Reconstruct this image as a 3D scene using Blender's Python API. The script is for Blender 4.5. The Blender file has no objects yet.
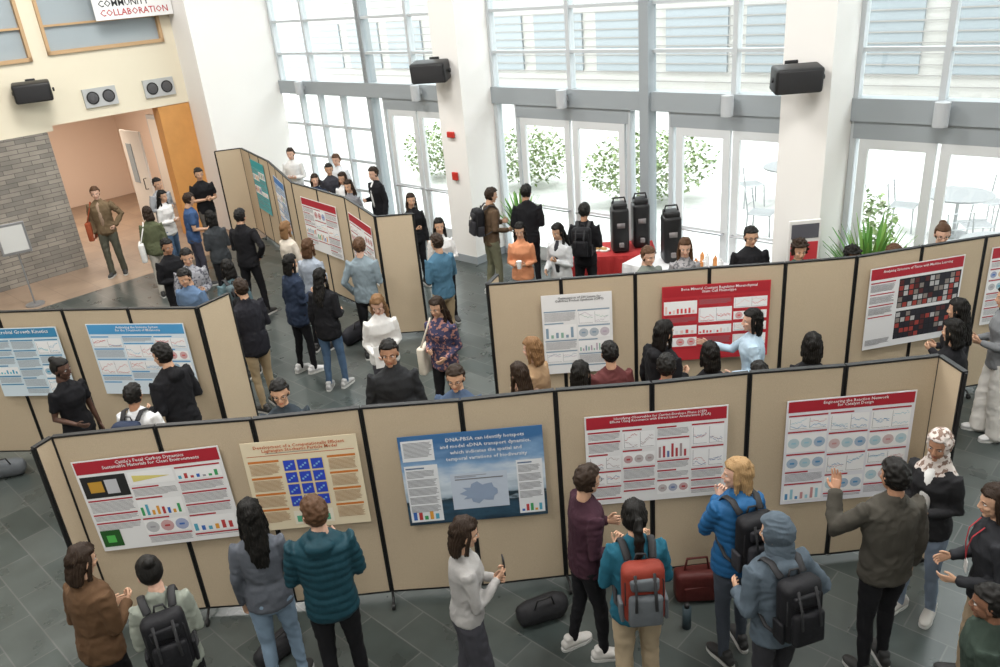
import bpy, bmesh, math, random
from mathutils import Vector, Matrix, noise
random.seed(7)
SC=bpy.context.scene
COL=bpy.context.collection
V=Vector
# ------------------------------------------------------------------ materials
_m={}
def mat(name,col,rough=.7,metal=0,kind=None,scale=20,bump=.2,spec=.4,emit=None,col2=None):
    key=(name,tuple(col),rough,kind)
    if key in _m: return _m[key]
    m=bpy.data.materials.new(name); m.use_nodes=True; nt=m.node_tree
    b=nt.nodes['Principled BSDF']; b.inputs['Base Color'].default_value=(*col[:3],1)
    b.inputs['Roughness'].default_value=rough; b.inputs['Metallic'].default_value=metal
    b.inputs['Specular IOR Level'].default_value=spec
    if kind:
        tc=nt.nodes.new('ShaderNodeTexCoord'); n=nt.nodes.new('ShaderNodeTexNoise')
        n.inputs['Scale'].default_value=scale; n.inputs['Detail'].default_value=4
        nt.links.new(tc.outputs['Object'],n.inputs['Vector'])
        bp=nt.nodes.new('ShaderNodeBump'); bp.inputs['Strength'].default_value=bump; bp.inputs['Distance'].default_value=.02
        nt.links.new(n.outputs['Fac'],bp.inputs['Height']); nt.links.new(bp.outputs[0],b.inputs['Normal'])
        if kind=='pat':
            rp=nt.nodes.new('ShaderNodeValToRGB'); rp.color_ramp.interpolation='CONSTANT'; rp.color_ramp.elements[0].color=(*col[:3],1); rp.color_ramp.elements[1].color=(*col2[:3],1); rp.color_ramp.elements[1].position=.54
            nt.links.new(n.outputs['Fac'],rp.inputs[0]); nt.links.new(rp.outputs[0],b.inputs['Base Color'])
        else:
            mx=nt.nodes.new('ShaderNodeMixRGB'); mx.blend_type='MULTIPLY'; mx.inputs[0].default_value=1
            r=nt.nodes.new('ShaderNodeMapRange'); r.inputs['To Min'].default_value=.84; r.inputs['To Max'].default_value=1.14
            nt.links.new(n.outputs['Fac'],r.inputs['Value']); mx.inputs[1].default_value=(*col[:3],1)
            nt.links.new(r.outputs[0],mx.inputs[2]); nt.links.new(mx.outputs[0],b.inputs['Base Color'])
    _m[key]=m; return m
def cloth(c,rough=.85):
    if len(c)==6: return mat('patterned_fabric',c,rough,kind='pat',scale=26,bump=.2,spec=.2,col2=c[3:])
    return mat('fabric',c,rough,kind='n',scale=9,bump=.5,spec=.2)
BLACKP=mat('black_plastic',(.012,.012,.013),.45)
WHITE=mat('white_paint',(.8,.79,.77),.6)
# ------------------------------------------------------------------ mesh utils
def mk(name,vs,fs,mats,mi=None,smooth=True,parent=None,mw=None):
    me=bpy.data.meshes.new(name); me.from_pydata([tuple(v) for v in vs],[],fs); 
    for m in (mats if isinstance(mats,(list,tuple)) else [mats]): me.materials.append(m)
    if mi: me.polygons.foreach_set('material_index',mi)
    if smooth: me.polygons.foreach_set('use_smooth',[True]*len(me.polygons))
    me.update()
    return ob(name,me,parent,mw)
def ob(name,me,parent=None,mw=None):
    o=bpy.data.objects.new(name,me); COL.objects.link(o)
    if parent: o.parent=parent
    if mw is not None: o.matrix_local=mw
    return o
def empty(name,mw=None):
    o=bpy.data.objects.new(name,None); COL.objects.link(o); o.empty_display_size=.2
    if mw is not None: o.matrix_world=mw
    return o
class B:
    "mesh accumulator"
    def __init__(s): s.v=[];s.f=[];s.m=[]
    def add(s,vf,mi=0,M=None):
        o=len(s.v); vs,fs=vf
        s.v+= [M@V(v) for v in vs] if M is not None else [V(v) for v in vs]
        s.f+=[[i+o for i in f] for f in fs]; s.m+=[mi]*len(fs); return s
    def box(s,x0,y0,z0,x1,y1,z1,mi=0,M=None):
        return s.add(([(x0,y0,z0),(x1,y0,z0),(x1,y1,z0),(x0,y1,z0),(x0,y0,z1),(x1,y0,z1),(x1,y1,z1),(x0,y1,z1)],
          [(0,3,2,1),(4,5,6,7),(0,1,5,4),(1,2,6,5),(2,3,7,6),(3,0,4,7)]),mi,M)
    def out(s,name,mats,smooth=False,parent=None,mw=None): return mk(name,s.v,s.f,mats,s.m,smooth,parent,mw)
def tube(pts,rad,n=12,ref=None):
    pts=[V(p) for p in pts]; vs=[];fs=[]
    D=(pts[-1]-pts[0])
    if ref is None: ref=V((1,0,0)) if abs(D.normalized().x)<.85 else V((0,1,0))
    ref=V(ref); L=len(pts)
    def rr(r): return r if isinstance(r,(tuple,list)) else (r,r)
    rings=[]
    for i,p in enumerate(pts):
        t=(pts[min(i+1,L-1)]-pts[max(i-1,0)]).normalized()
        a=(ref-t*ref.dot(t)).normalized(); b=t.cross(a); rings.append((p,t,a,b,rr(rad[i])))
    p,t,a,b,r=rings[0]; seq=[(p-t*min(r)*.35,t,a,b,(r[0]*.7,r[1]*.7))]+rings
    p,t,a,b,r=rings[-1]; seq.append((p+t*min(r)*.35,t,a,b,(r[0]*.7,r[1]*.7)))
    for p,t,a,b,r in seq:
        for j in range(n):
            an=2*math.pi*j/n; vs.append(p+a*(r[0]*math.cos(an))+b*(r[1]*math.sin(an)))
    m=len(seq)
    for i in range(m-1):
        for j in range(n): fs.append((i*n+j,i*n+(j+1)%n,(i+1)*n+(j+1)%n,(i+1)*n+j))
    c=len(vs); p,t,a,b,r=seq[0]; vs.append(p-t*min(r)*.25); 
    for j in range(n): fs.append((c,(j+1)%n,j))
    c=len(vs); p,t,a,b,r=seq[-1]; vs.append(p+t*min(r)*.25)
    for j in range(n): fs.append((c,(m-1)*n+j,(m-1)*n+(j+1)%n))
    return vs,fs
def ell(c,r,nu=16,nv=10):
    vs=[];fs=[]
    for i in range(1,nv):
        ph=math.pi*i/nv
        for j in range(nu):
            a=2*math.pi*j/nu; vs.append(V((c[0]+r[0]*math.sin(ph)*math.cos(a),c[1]+r[1]*math.sin(ph)*math.sin(a),c[2]+r[2]*math.cos(ph))))
    for i in range(nv-2):
        for j in range(nu): fs.append((i*nu+j,(i+1)*nu+j,(i+1)*nu+(j+1)%nu,i*nu+(j+1)%nu))
    t=len(vs); vs.append(V((c[0],c[1],c[2]+r[2]))); b=len(vs); vs.append(V((c[0],c[1],c[2]-r[2])))
    for j in range(nu):
        fs.append((t,j,(j+1)%nu)); k=(nv-2)*nu; fs.append((b,k+(j+1)%nu,k+j))
    return vs,fs
def cyl(x,y,z0,z1,r0,r1=None,n=24):
    r1=r0 if r1 is None else r1
    vs=[];fs=[]
    for z,r in((z0,r0),(z1,r1)):
        for j in range(n): a=2*math.pi*j/n; vs.append((x+r*math.cos(a),y+r*math.sin(a),z))
    for j in range(n): fs.append((j,(j+1)%n,n+(j+1)%n,n+j))
    fs.append(tuple(range(n))[::-1]); fs.append(tuple(range(n,2*n)))
    return vs,fs
def rbox(cx,cy,cz,sx,sy,sz,bev,seg=3):
    bm=bmesh.new(); bmesh.ops.create_cube(bm,size=1)
    for v in bm.verts: v.co=V((v.co.x*sx+cx,v.co.y*sy+cy,v.co.z*sz+cz))
    bmesh.ops.bevel(bm,geom=bm.edges[:],offset=bev,segments=seg,profile=.5,affect='EDGES')
    bm.verts.index_update(); r=([v.co.copy() for v in bm.verts],[[v.index for v in f.verts] for f in bm.faces]); bm.free(); return r
def vox(b,size,smooth=3,fac=.5):
    me=bpy.data.meshes.new('t'); me.from_pydata([tuple(v) for v in b.v],[],b.f); o=bpy.data.objects.new('t',me); COL.objects.link(o)
    m=o.modifiers.new('r','REMESH'); m.mode='VOXEL'; m.voxel_size=size; m.use_smooth_shade=True
    if smooth: s=o.modifiers.new('s','SMOOTH'); s.iterations=smooth; s.factor=fac
    dg=bpy.context.evaluated_depsgraph_get(); dg.update()
    r=bpy.data.meshes.new_from_object(o.evaluated_get(dg)); bpy.data.objects.remove(o); bpy.data.meshes.remove(me)
    r.polygons.foreach_set('use_smooth',[True]*len(r.polygons)); return r
def vf(me): return [v.co.copy() for v in me.vertices],[list(p.vertices) for p in me.polygons]
def displace(me,fn):
    nr=[v.normal.copy() for v in me.vertices]
    for v,n in zip(me.vertices,nr): v.co=v.co+n*fn(v.co,n)
    me.update()
# ------------------------------------------------------------------ templates
def head_template(f):
    b=B(); j=.92 if f else 1
    b.add(ell((0,-.012,.025),(.074,.093,.091),24,16)); b.add(ell((0,.018,-.035),(.058*j,.066,.080),24,16))
    b.add(ell((0,.060,-.096),(.024*j,.020,.018)));b.add(ell((0,.070,.020),(.046,.014,.010)))
    for s in(-1,1):
        b.add(ell((s*.034,.055,-.026),(.022,.022,.02))); b.add(ell((s*.077,-.006,-.008),(.009,.019,.031)))
        b.add(ell((s*.009,.094,-.034),(.008,.008,.007)))
    b.add(tube([(0,.080,.015),(0,.090,-.010),(0,.100,-.030)],[.007,.009,.011],10))
    b.add(ell((0,.080,-.062),(.023,.010,.008)))
    b.add(tube([(0,-.02,-.05),(0,-.03,-.15)],[.050*j,.052*j]))
    me=vox(b,.0055,2); vs,fs=vf(me); o=B(); o.v=vs;o.f=fs
    for fc in fs:
        c=sum((vs[i] for i in fc),V())/len(fc)
        o.m.append(1 if (abs(c.x)<.021 and abs(c.z+.062)<.0075 and c.y>.072) else 0)
    for s in(-1,1):
        o.add(ell((s*.030,.068,.002),(.0140,.0098,.0056)),2); o.add(ell((s*.030,.0750,.002),(.0058,.004,.0052)),3)
        o.add(tube([(s*.015,.0805,.020),(s*.030,.080,.0245),(s*.046,.067,.021)],[.0025,.003,.0018],6),4)
    m2=bpy.data.meshes.new('head'); m2.from_pydata([tuple(v) for v in o.v],[],o.f)
    for i in range(5): m2.materials.append(WHITE)
    m2.polygons.foreach_set('material_index',o.m); m2.polygons.foreach_set('use_smooth',[True]*len(o.f)); return m2
HEAD={'m':head_template(0),'f':head_template(1)}
def hand_template(curls,mir):
    b=B(); sx=-1 if mir else 1
    b.add(tube([(0,0,.015),(0,0,-.02),(0,.002,-.055),(0,0,-.09)],[(.017,.025),(.015,.030),(.014,.038),(.011,.039)],14,(1,0,0)))
    for y,L,k in((.031,.072,0),(.0105,.080,1),(-.0105,.074,2),(-.031,.058,3)):
        p=V((0,y*.9,-.075)); a=0; pts=[p.copy()]; spread=y*1.6
        segs=(.018,L*.45,L*.30,L*.25)
        for i,sg in enumerate(segs):
            if i: a+=math.radians(curls[i-1]+k*3)
            p=p+V((-math.sin(a)*sg,spread*sg,-math.cos(a)*sg)); pts.append(p.copy())
        b.add(tube(pts,[.0095,.0092,.0085,.0078,.0062],8,(0,1,0)))
    tc=curls[3]
    b.add(tube([(-.004,.018,-.02),(-.010,.040,-.042),(-.016-tc*.010,.056,-.066),(-.020-tc*.02,.060,-.090)],[.014,.0125,.0105,.008],8))
    b.v=[V((v.x*sx,v.y,v.z)) for v in b.v]
    if mir: b.f=[f[::-1] for f in b.f]
    me=vox(b,.0034,1); me.materials.append(WHITE); return me
HAND={(c,m):hand_template(cv,m) for c,cv in(('relax',(14,26,16,0)),('grip',(48,62,40,1.0)),('open',(4,8,6,-.5))) for m in(0,1)}
def shoe_template():
    b=B(); b.add(tube([(0,-.085,.05),(0,-.03,.058),(0,.04,.055),(0,.10,.042),(0,.145,.036),(0,.168,.032)],[(.036,.044),(.040,.048),(.044,.044),(.047,.032),(.042,.026),(.028,.020)],16,(1,0,0)))
    b.add(tube([(0,-.035,.05),(0,-.04,.115)],[.042,.040])); me=vox(b,.007,1); vs,fs=vf(me); o=B().add((vs,fs),0)
    N=24; ring=[]
    for j in range(N):
        a=2*math.pi*j/N; ca,sa=math.cos(a),math.sin(a); y=.034+.142*math.copysign(abs(sa)**.8,sa); w=.049 if y>.05 else .042; ring.append((w*math.copysign(abs(ca)**.6,ca),y))
    o.add(([(x,y,0) for x,y in ring]+[(x,y,.022) for x,y in ring],[tuple(range(N))[::-1],tuple(range(N,2*N))]+[(i,(i+1)%N,N+(i+1)%N,N+i) for i in range(N)]),1)
    m2=bpy.data.meshes.new('shoe'); m2.from_pydata([tuple(v) for v in o.v],[],o.f)
    m2.materials.append(WHITE);m2.materials.append(WHITE); m2.polygons.foreach_set('material_index',o.m); m2.polygons.foreach_set('use_smooth',[True]*len(vs and fs)+[False]*(len(o.f)-len(fs))); return m2
SHOE=shoe_template()
def cl(x,a=0,b=1): return max(a,min(b,x))
def cap(t,ylow=.008,zline=.056,zbot=-.075,lump=0,ls=30):
    nu,nv=72,44; vs=[];fs=[]
    c=V((0,-.010,.020)); E=V((.077,.098,.098))
    for i in range(nv+1):
        ph=math.pi*i/nv
        for j in range(nu):
            a=2*math.pi*j/nu; d=V((math.sin(ph)*math.cos(a),math.sin(ph)*math.sin(a),math.cos(ph)))
            p=V((E.x*d.x,E.y*d.y,E.z*d.z)); q=p+c
            yl=ylow+cl((q.z-zline)/.03)*.12
            m=cl((yl-q.y)/.018+.5)*cl((q.z-zbot)/.02+.5)
            tt=t*(.75+.5*cl(d.z))+lump*noise.noise(q*ls)+.0025*math.sin(a*34+3*noise.noise(q*15))
            vs.append(c+p*(.78+.22*m)+d*(tt*m))
    for i in range(nv):
        for j in range(nu): fs.append((i*nu+j,(i+1)*nu+j,(i+1)*nu+(j+1)%nu,i*nu+(j+1)%nu))
    return vs,fs
def hair_template(st):
    b=B()
    if st=='short': b.add(cap(.012,lump=.014,ls=42))
    elif st=='buzz': b.add(cap(.006))
    elif st=='curly': b.add(cap(.028,.018,.056,-.06,.040,40))
    else:
        if st=='hijab': b.add(cap(.014,.050,.066,-.30,.003,20))
        elif st=='hood': b.add(cap(.026,.045,.078,-.30,.010,14))
        else: b.add(cap(.010,.014,.058,-.085,.004,30))
        if st=='long':
            b.add(tube([(0,-.055,.03),(0,-.075,-.06),(0,-.090,-.17),(0,-.112,-.29),(0,-.115,-.38)],[(.072,.045),(.080,.042),(.086,.034),(.072,.022),(.042,.012)],18,(1,0,0)))
            for s in(-1,1): b.add(tube([(s*.060,.008,.07),(s*.078,-.005,-.02),(s*.084,.0,-.11),(s*.084,.03,-.22),(s*.08,.06,-.31)],[.015,.016,.019,.018,.009],10))
        if st=='bob':
            b.add(tube([(0,-.045,.03),(0,-.055,-.06),(0,-.055,-.15)],[(.077,.050),(.087,.054),(.078,.042)],18,(1,0,0)))
            for s in(-1,1): b.add(tube([(s*.062,.010,.07),(s*.080,.0,-.02),(s*.082,.006,-.12)],[.015,.018,.016],10))
        if st=='pony':
            b.add(tube([(0,-.10,.045),(0,-.135,.05),(0,-.155,0),(0,-.150,-.10),(0,-.135,-.20),(0,-.13,-.26)],[.018,.024,.032,.032,.024,.010],12))
        if st=='bun':
            b.add(ell((0,-.085,.095),(.042,.042,.038)))
        if st=='hijab':
            b.add(tube([(0,-.015,-.085),(0,-.01,-.13),(0,.0,-.19),(0,.01,-.24),(0,.03,-.33)],[(.072,.085),(.078,.085),(.115,.100),(.155,.120),(.11,.115)],20,(1,0,0)))
        if st=='hood':
            b.add(tube([(0,-.02,-.07),(0,-.02,-.16),(0,-.02,-.21)],[(.085,.095),(.095,.095),(.125,.11)],18,(1,0,0)))
            b.add(ell((0,-.075,.02),(.07,.06,.08)))
    me=vox(b,.0056,1,.4)
    if st in('long','bob','pony'): displace(me,lambda c,n: .0045*math.sin(math.atan2(c.x,-c.y)*34+5*noise.noise(c*12))+.010*noise.noise(c*22))
    if st in('hijab','hood'): displace(me,lambda c,n: .010*(.25-abs(noise.noise(V((c.x*14,c.y*14,c.z*26+c.x*10))))))
    me.materials.append(WHITE); return me
HAIR={s:hair_template(s) for s in('short','buzz','curly','long','bob','pony','bun','hijab','hood')}
def backpack_template():
    o=B()
    o.add(rbox(0,-.09,0,.28,.15,.44,.06),0); o.add(rbox(0,-.18,-.08,.22,.07,.23,.03),1)
    o.add(rbox(0,-.168,.11,.19,.04,.09,.018),1)
    o.add(tube([(-.12,-.145,-.05),(-.125,-.15,.12),(-.08,-.145,.19),(.08,-.145,.19),(.125,-.15,.12),(.12,-.145,-.05)],[.005]*6,6),2)
    o.add(tube([(-.04,-.04,.21),(-.03,-.04,.25),(.03,-.04,.25),(.04,-.04,.21)],[.008]*4,6),2)
    for s in(-1,1):
        o.add(tube([(s*.08,-.02,.20),(s*.095,.06,.268),(s*.10,.14,.255),(s*.105,.205,.17),(s*.115,.215,.02),(s*.15,.15,-.10),(s*.165,.02,-.16),(s*.13,-.03,-.19)],[(.026,.009)]*5+[(.016,.007)]*3,8,(1,0,0)),2)
        o.add(rbox(s*.145,-.09,-.12,.03,.10,.16,.012),1)
        o.add(tube([(s*.06,-.17,.19),(s*.065,-.215,.05),(s*.065,-.222,-.06)],[(.010,.003)]*3,6,(1,0,0)),2)
    m2=bpy.data.meshes.new('backpack'); m2.from_pydata([tuple(v+V((.012,.010,.008))*noise.noise(v*7) if abs(v.y+.1)<.12 else v) for v in o.v],[],o.f)
    for i in range(3): m2.materials.append(WHITE)
    m2.polygons.foreach_set('material_index',o.m); m2.polygons.foreach_set('use_smooth',[True]*len(o.f)); return m2
BACK=backpack_template()
def slots(o,ms):
    for i,m in enumerate(ms):
        o.material_slots[i].link='OBJECT'; o.material_slots[i].material=m
SK={0:(.62,.38,.28),1:(.54,.32,.21),2:(.38,.20,.12),3:(.20,.095,.055),4:(.085,.042,.028)}
HC={'k':(.008,.007,.006),'db':(.026,.015,.009),'b':(.08,.040,.020),'lb':(.20,.11,.05),'bl':(.36,.23,.11)}
POSE={ # elbow, wrist offset from shoulder (x outward, y fwd)
'down':((.05,-.03,-.28),(.06,.03,-.53),'relax'),'back':((.06,-.10,-.26),(.06,-.10,-.50),'relax'),
'bent':((.05,-.04,-.27),(-.02,.19,-.32),'relax'),'fold':((.06,.02,-.27),(-.20,.16,-.25),'grip'),
'phone':((.04,.03,-.28),(-.10,.22,-.16),'grip'),'hold':((.04,-.02,-.28),(-.08,.21,-.25),'grip'),
'raise':((.12,.12,-.22),(.08,.28,.0),'open'),'point':((.06,.22,-.16),(.06,.46,-.08),'open'),
'side':((.22,.08,-.14),(.40,.18,-.05),'open'),'hip':((.16,-.06,-.23),(.02,.04,-.42),'grip'),
'pocket':((.10,-.06,-.27),(.01,.05,-.46),'grip'),'face':((.03,.12,-.25),(-.12,.17,-.03),'grip'),
'strap':((.06,.02,-.27),(-.06,.15,-.05),'grip')}
def person(name,x,y,h=1.7,yaw=0,sex='m',top=(.05,.05,.06),pants=(.02,.02,.025),hair='short',hc='k',skin=1,R='down',L='down',lean=4,hy=0,hp=8,
           fit=.014,sleeve='long',style='',hem=.86,leg='slim',shoe=(.03,.03,.03),sole=(.55,.55,.53),bp=None,glasses=False,inner=None,step=.05,items=()):
    s=h/1.75; E=empty(name,Matrix.Translation((x,y,0))@Matrix.Rotation(-math.radians(yaw),4,'Z')@Matrix.Scale(s,4))
    la=math.radians(lean); f=sex=='f'; fit=fit*.7
    def T(p):
        p=V(p)
        if p.z<=.95: return p
        dz=p.z-.95; return V((p.x,p.y*math.cos(la)+dz*math.sin(la),.95+dz*math.cos(la)-p.y*math.sin(la)))
    rings=[(hem,.166,.116,0),(.98,.160,.113,0),(1.08,.128,.096,0),(1.20,.138,.104,0),(1.30,.148,.122,.012),(1.385,.142,.100,0),(1.43,.102,.074,-.006),(1.475,.053,.053,-.008)] if f else \
          [(hem,.162,.114,0),(.98,.158,.112,0),(1.08,.147,.106,0),(1.20,.158,.114,0),(1.32,.174,.120,.006),(1.395,.163,.104,0),(1.44,.116,.078,-.006),(1.485,.057,.055,-.008)]
    sw=.150 if f else .172
    b=B(); ft=fit
    b.add(tube([T((0,r[3],r[0])) for r in rings],[(r[1]+ft,r[2]+ft) for r in rings],22,(1,0,0)))
    arms={}
    ak=.83 if f else .94
    for sd,P in((1,R),(-1,L)):
        pe,pw,hd=POSE[P] if isinstance(P,str) else P
        S=T((sd*sw,0,1.403 if not f else 1.390)); e=V((pe[0]*sd,pe[1],pe[2])); w=V((pw[0]*sd,pw[1],pw[2]))
        El=S+e.normalized()*.285; W=El+(w-e).normalized()*.25; arms[sd]=(S,El,W,hd)
        inn=T((sd*(sw-.09),0,1.385)); mid=(S+El)/2; fm=El*.6+W*.4
        rad=[.064,.058,.049,.042,.040,.031]
        if sleeve=='long': b.add(tube([inn,S,mid,El,fm,W],[r*ak+ft*.8 for r in rad],12))
        else: b.add(tube([inn,S,mid,S*.35+El*.65],[r*ak+ft+k for r,k in zip(rad,(0,0,.006,.012))],12))
    nb=T((0,-.006,1.47))
    if style in('hoodie','jacket','puffer'):
        b.add(tube([nb+V((0,-.03,-.03)),nb+V((0,-.022,.03))],[(.073,.068),(.064,.060)],14,(1,0,0)))
    if style=='hoodie' or style=='puffer': b.add(ell(tuple(T((0,-.10,1.43))),(.095,.055,.065)))
    me=vox(b,.0130,2)
    sd0=x*7.3+y*3.1; am=1.5 if style else 1.15
    def rid(v): return .28-abs(noise.noise(v))
    def dsp(c,n):
        wv=V((noise.noise(c*4+V((sd0,1,0))),noise.noise(c*4+V((3,sd0,0))),noise.noise(c*4+V((0,sd0,2)))))*.16
        q=c+wv; sg=1 if c.x>0 else -1
        d=.008*noise.noise(c*7+V((sd0,0,0)))+am*.012*rid(V((q.x*9+sd0+sg*q.z*7,q.y*9,q.z*9-sg*q.x*6)))*(.6 if abs(c.z-1.25)<.12 and abs(c.x)<.12 else 1)+.005*rid(V((q.x*20+sd0,q.y*20,q.z*20)))
        if style=='puffer': d=.006*noise.noise(q*9)+.009*(abs(math.sin(math.pi*(c.z+c.x*.1+.02*noise.noise(c*6))/.062))**.6)-.004
        return d
    displace(me,dsp); me.materials.append(cloth(top,.55 if style=='puffer' else .85)); ob('top',me,E)
    if inner:
        mk('shirt_front',*tube([T((0,.082+ft,1.02)),T((0,.098+ft,1.22)),T((0,.096+ft,1.32)),T((0,.078+ft,1.40)),T((0,.03,1.475))],[(.036,.030),(.042,.030),(.044,.030),(.042,.030),(.04,.03)],14,(1,0,0)),cloth(inner),parent=E)
    b=B(); hipw=.005 if f else 0
    b.add(tube([(0,0,1.045),(0,0,.97),(0,-.005,.90),(0,0,.84)],[(.122,.090),(.150+hipw,.107),(.162+hipw,.116),(.15,.11)],20,(1,0,0)))
    feet=[]
    for sd in(1,-1):
        fx=sd*.105; fy=sd*step
        hip=V((sd*.085,0,.92)); an=V((fx,fy-.01,.09)); kn=V((sd*.096,fy*.5+.025,.50)); 
        r={'slim':(.090,.077,.058,.054,.043,.042),'straight':(.094,.084,.068,.064,.060,.060),'wide':(.096,.095,.092,.096,.104,.108)}[leg]
        b.add(tube([hip,(hip*.5+kn*.5),kn,kn*.55+an*.45,kn*.2+an*.8,V((an.x,an.y,.055))],r,14,(1,0,0))); feet.append((fx,fy,sd))
    me=vox(b,.0130,2); displace(me,lambda c,n:.005*noise.noise(c*11+V((sd0,3,0)))+.011*rid(V((c.x*9+c.z*7,c.y*9+sd0,c.z*10+c.x*6))+V((1,1,1))*noise.noise(c*5)*.8)-.002)
    me.materials.append(cloth(pants)); ob('trousers',me,E)
    for fx,fy,sd in feet:
        o=ob('shoe',SHOE,E,Matrix.Translation((fx,fy-.01,0))@Matrix.Rotation(-sd*.2,4,'Z')); slots(o,[mat('shoe',shoe,.6),mat('sole',sole,.7)])
    sm=mat('skin',SK[skin],.5,kind='n',scale=30,bump=.05)
    hm=Matrix.Translation(T((0,.012,1.632))+V((0,.02*math.sin(math.radians(hp)),-.004)))@Matrix.Rotation(-math.radians(hy),4,'Z')@Matrix.Rotation(-math.radians(hp)-la*.5,4,'X')
    sk=B(); hc0=hm@V((0,-.03,-.09)); sk.add(tube([T((0,-.005,1.42)),T((0,-.008,1.47)),hc0],[.050,.050,.050],14))
    for sd in(1,-1):
        S,El,W,hd=arms[sd]; tip=W+(W-El).normalized()*.012
        if sleeve=='long': sk.add(tube([El*.3+W*.7,W,tip],[.025*ak,.024*ak,.0235*ak],12))
        else: sk.add(tube([S*.6+El*.4,S*.25+El*.75,El,El*.6+W*.4,tip],[r*ak for r in(.046,.044,.039,.037,.0235)],12))
        d=(W-El).normalized(); Z=-d; t=V((0,1,.9)); t=(t-d*t.dot(d)).normalized(); X=t.cross(Z)
        M=Matrix((X,t,Z)).transposed().to_4x4(); M.translation=W
        o=ob('hand_right' if sd>0 else 'hand_left',HAND[(hd,0 if sd>0 else 1)],E,M@Matrix.Scale(.93*(.92 if f else 1),4)); slots(o,[sm])
    sk.out('neck_and_arms',sm,True,E)
    o=ob('head',HEAD[sex],E,hm); hcol=HC[hc] if isinstance(hc,str) else hc
    hmat=mat('hair',hcol,.55,kind='n',scale=35,bump=.18,spec=.22) if hair not in('hijab','hood') else cloth(hcol)
    brow=mat('brow',HC['db'] if not isinstance(hc,str) else [q*.7+.02 for q in hcol],.7)
    slots(o,[sm,mat('lips',[c*.8*k for c,k in zip(SK[skin],(1,.6,.6))],.4),mat('eye_white',(.45,.43,.41),.3),mat('iris',(.02,.012,.01),.2),brow])
    o=ob('hair',HAIR[hair],E,hm); slots(o,[hmat])
    if glasses:
        g=B()
        for sx in(-1,1):
            pts=[(sx*.031+.02*math.cos(a*math.pi/6),.090-abs(math.cos(a*math.pi/6)*sx*.5+.5)*.004,.001+.016*math.sin(a*math.pi/6)) for a in range(13)]
            g.add(tube(pts,[.0016]*13,5,(0,1,0))); g.add(tube([(sx*.051,.088,.005),(sx*.078,.03,.004),(sx*.08,-.01,.0)],[.002]*3,5))
        g.add(tube([(-.011,.093,.004),(.011,.093,.004)],[.002]*2,5)); g.out('glasses',BLACKP,True,E,hm)
    if bp:
        c1,c2=bp; M=Matrix.Translation(T((0,-.118-ft,1.225)))@Matrix.Rotation(-la,4,'X'); o=ob('backpack',BACK,E,M)
        slots(o,[cloth(c1,.6),cloth(c2,.6),mat('strap',(.02,.02,.022),.7)])
    for it in items:
        kind,sd=it[0],it[1]; S,El,W,hd=arms[sd]; d=(W-El).normalized(); q=W+d*.075
        if kind=='phone': B().add(rbox(q.x-sd*.02,q.y+.01,q.z+.03,.072,.010,.145,.004,2)).out('phone',BLACKP,True,E)
        if kind=='cup': 
            c=B().add(cyl(q.x-sd*.03,q.y,q.z-.04,q.z+.07,.030,.040)).add(cyl(q.x-sd*.03,q.y,q.z+.07,q.z+.08,.042),1); c.out('cup',[mat('paper_cup',it[2],.6),WHITE],False,E)
        if kind=='tote':
            cx=sd*(sw+.10); m=B().add(rbox(cx,-.02,.93,.10,.34,.36,.03)).add(tube([(cx,-.14,1.10),T((sd*(sw-.02),-.05,1.40)),T((sd*(sw-.03),0,1.475)),T((sd*(sw-.02),.06,1.40)),(cx,.11,1.10)],[(.012,.005)]*5,6)); m.out('tote_bag',cloth(it[2]),True,E)
        if kind=='paper': B().add(rbox(q.x-sd*.06,q.y+.02,q.z+.02,.21,.006,.28,.002,1)).out('paper',WHITE,False,E)
        if kind=='lanyard': B().add(tube([T((-.055,.075,1.46)),T((-.05,.125+ft,1.38)),T((-.03,.145+ft,1.28)),T((0,.145+ft,1.16))],[(.006,.003)]*4,6,(1,0,0))).add(tube([T((.055,.075,1.46)),T((.05,.125+ft,1.38)),T((.03,.145+ft,1.28)),T((0,.145+ft,1.16))],[(.006,.003)]*4,6,(1,0,0))).add(rbox(*T((0,.142+ft,1.11)),.07,.006,.09,.002,1),1).out('lanyard',[mat('lanyard',it[2],.6),WHITE],False,E)
    return E
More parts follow.
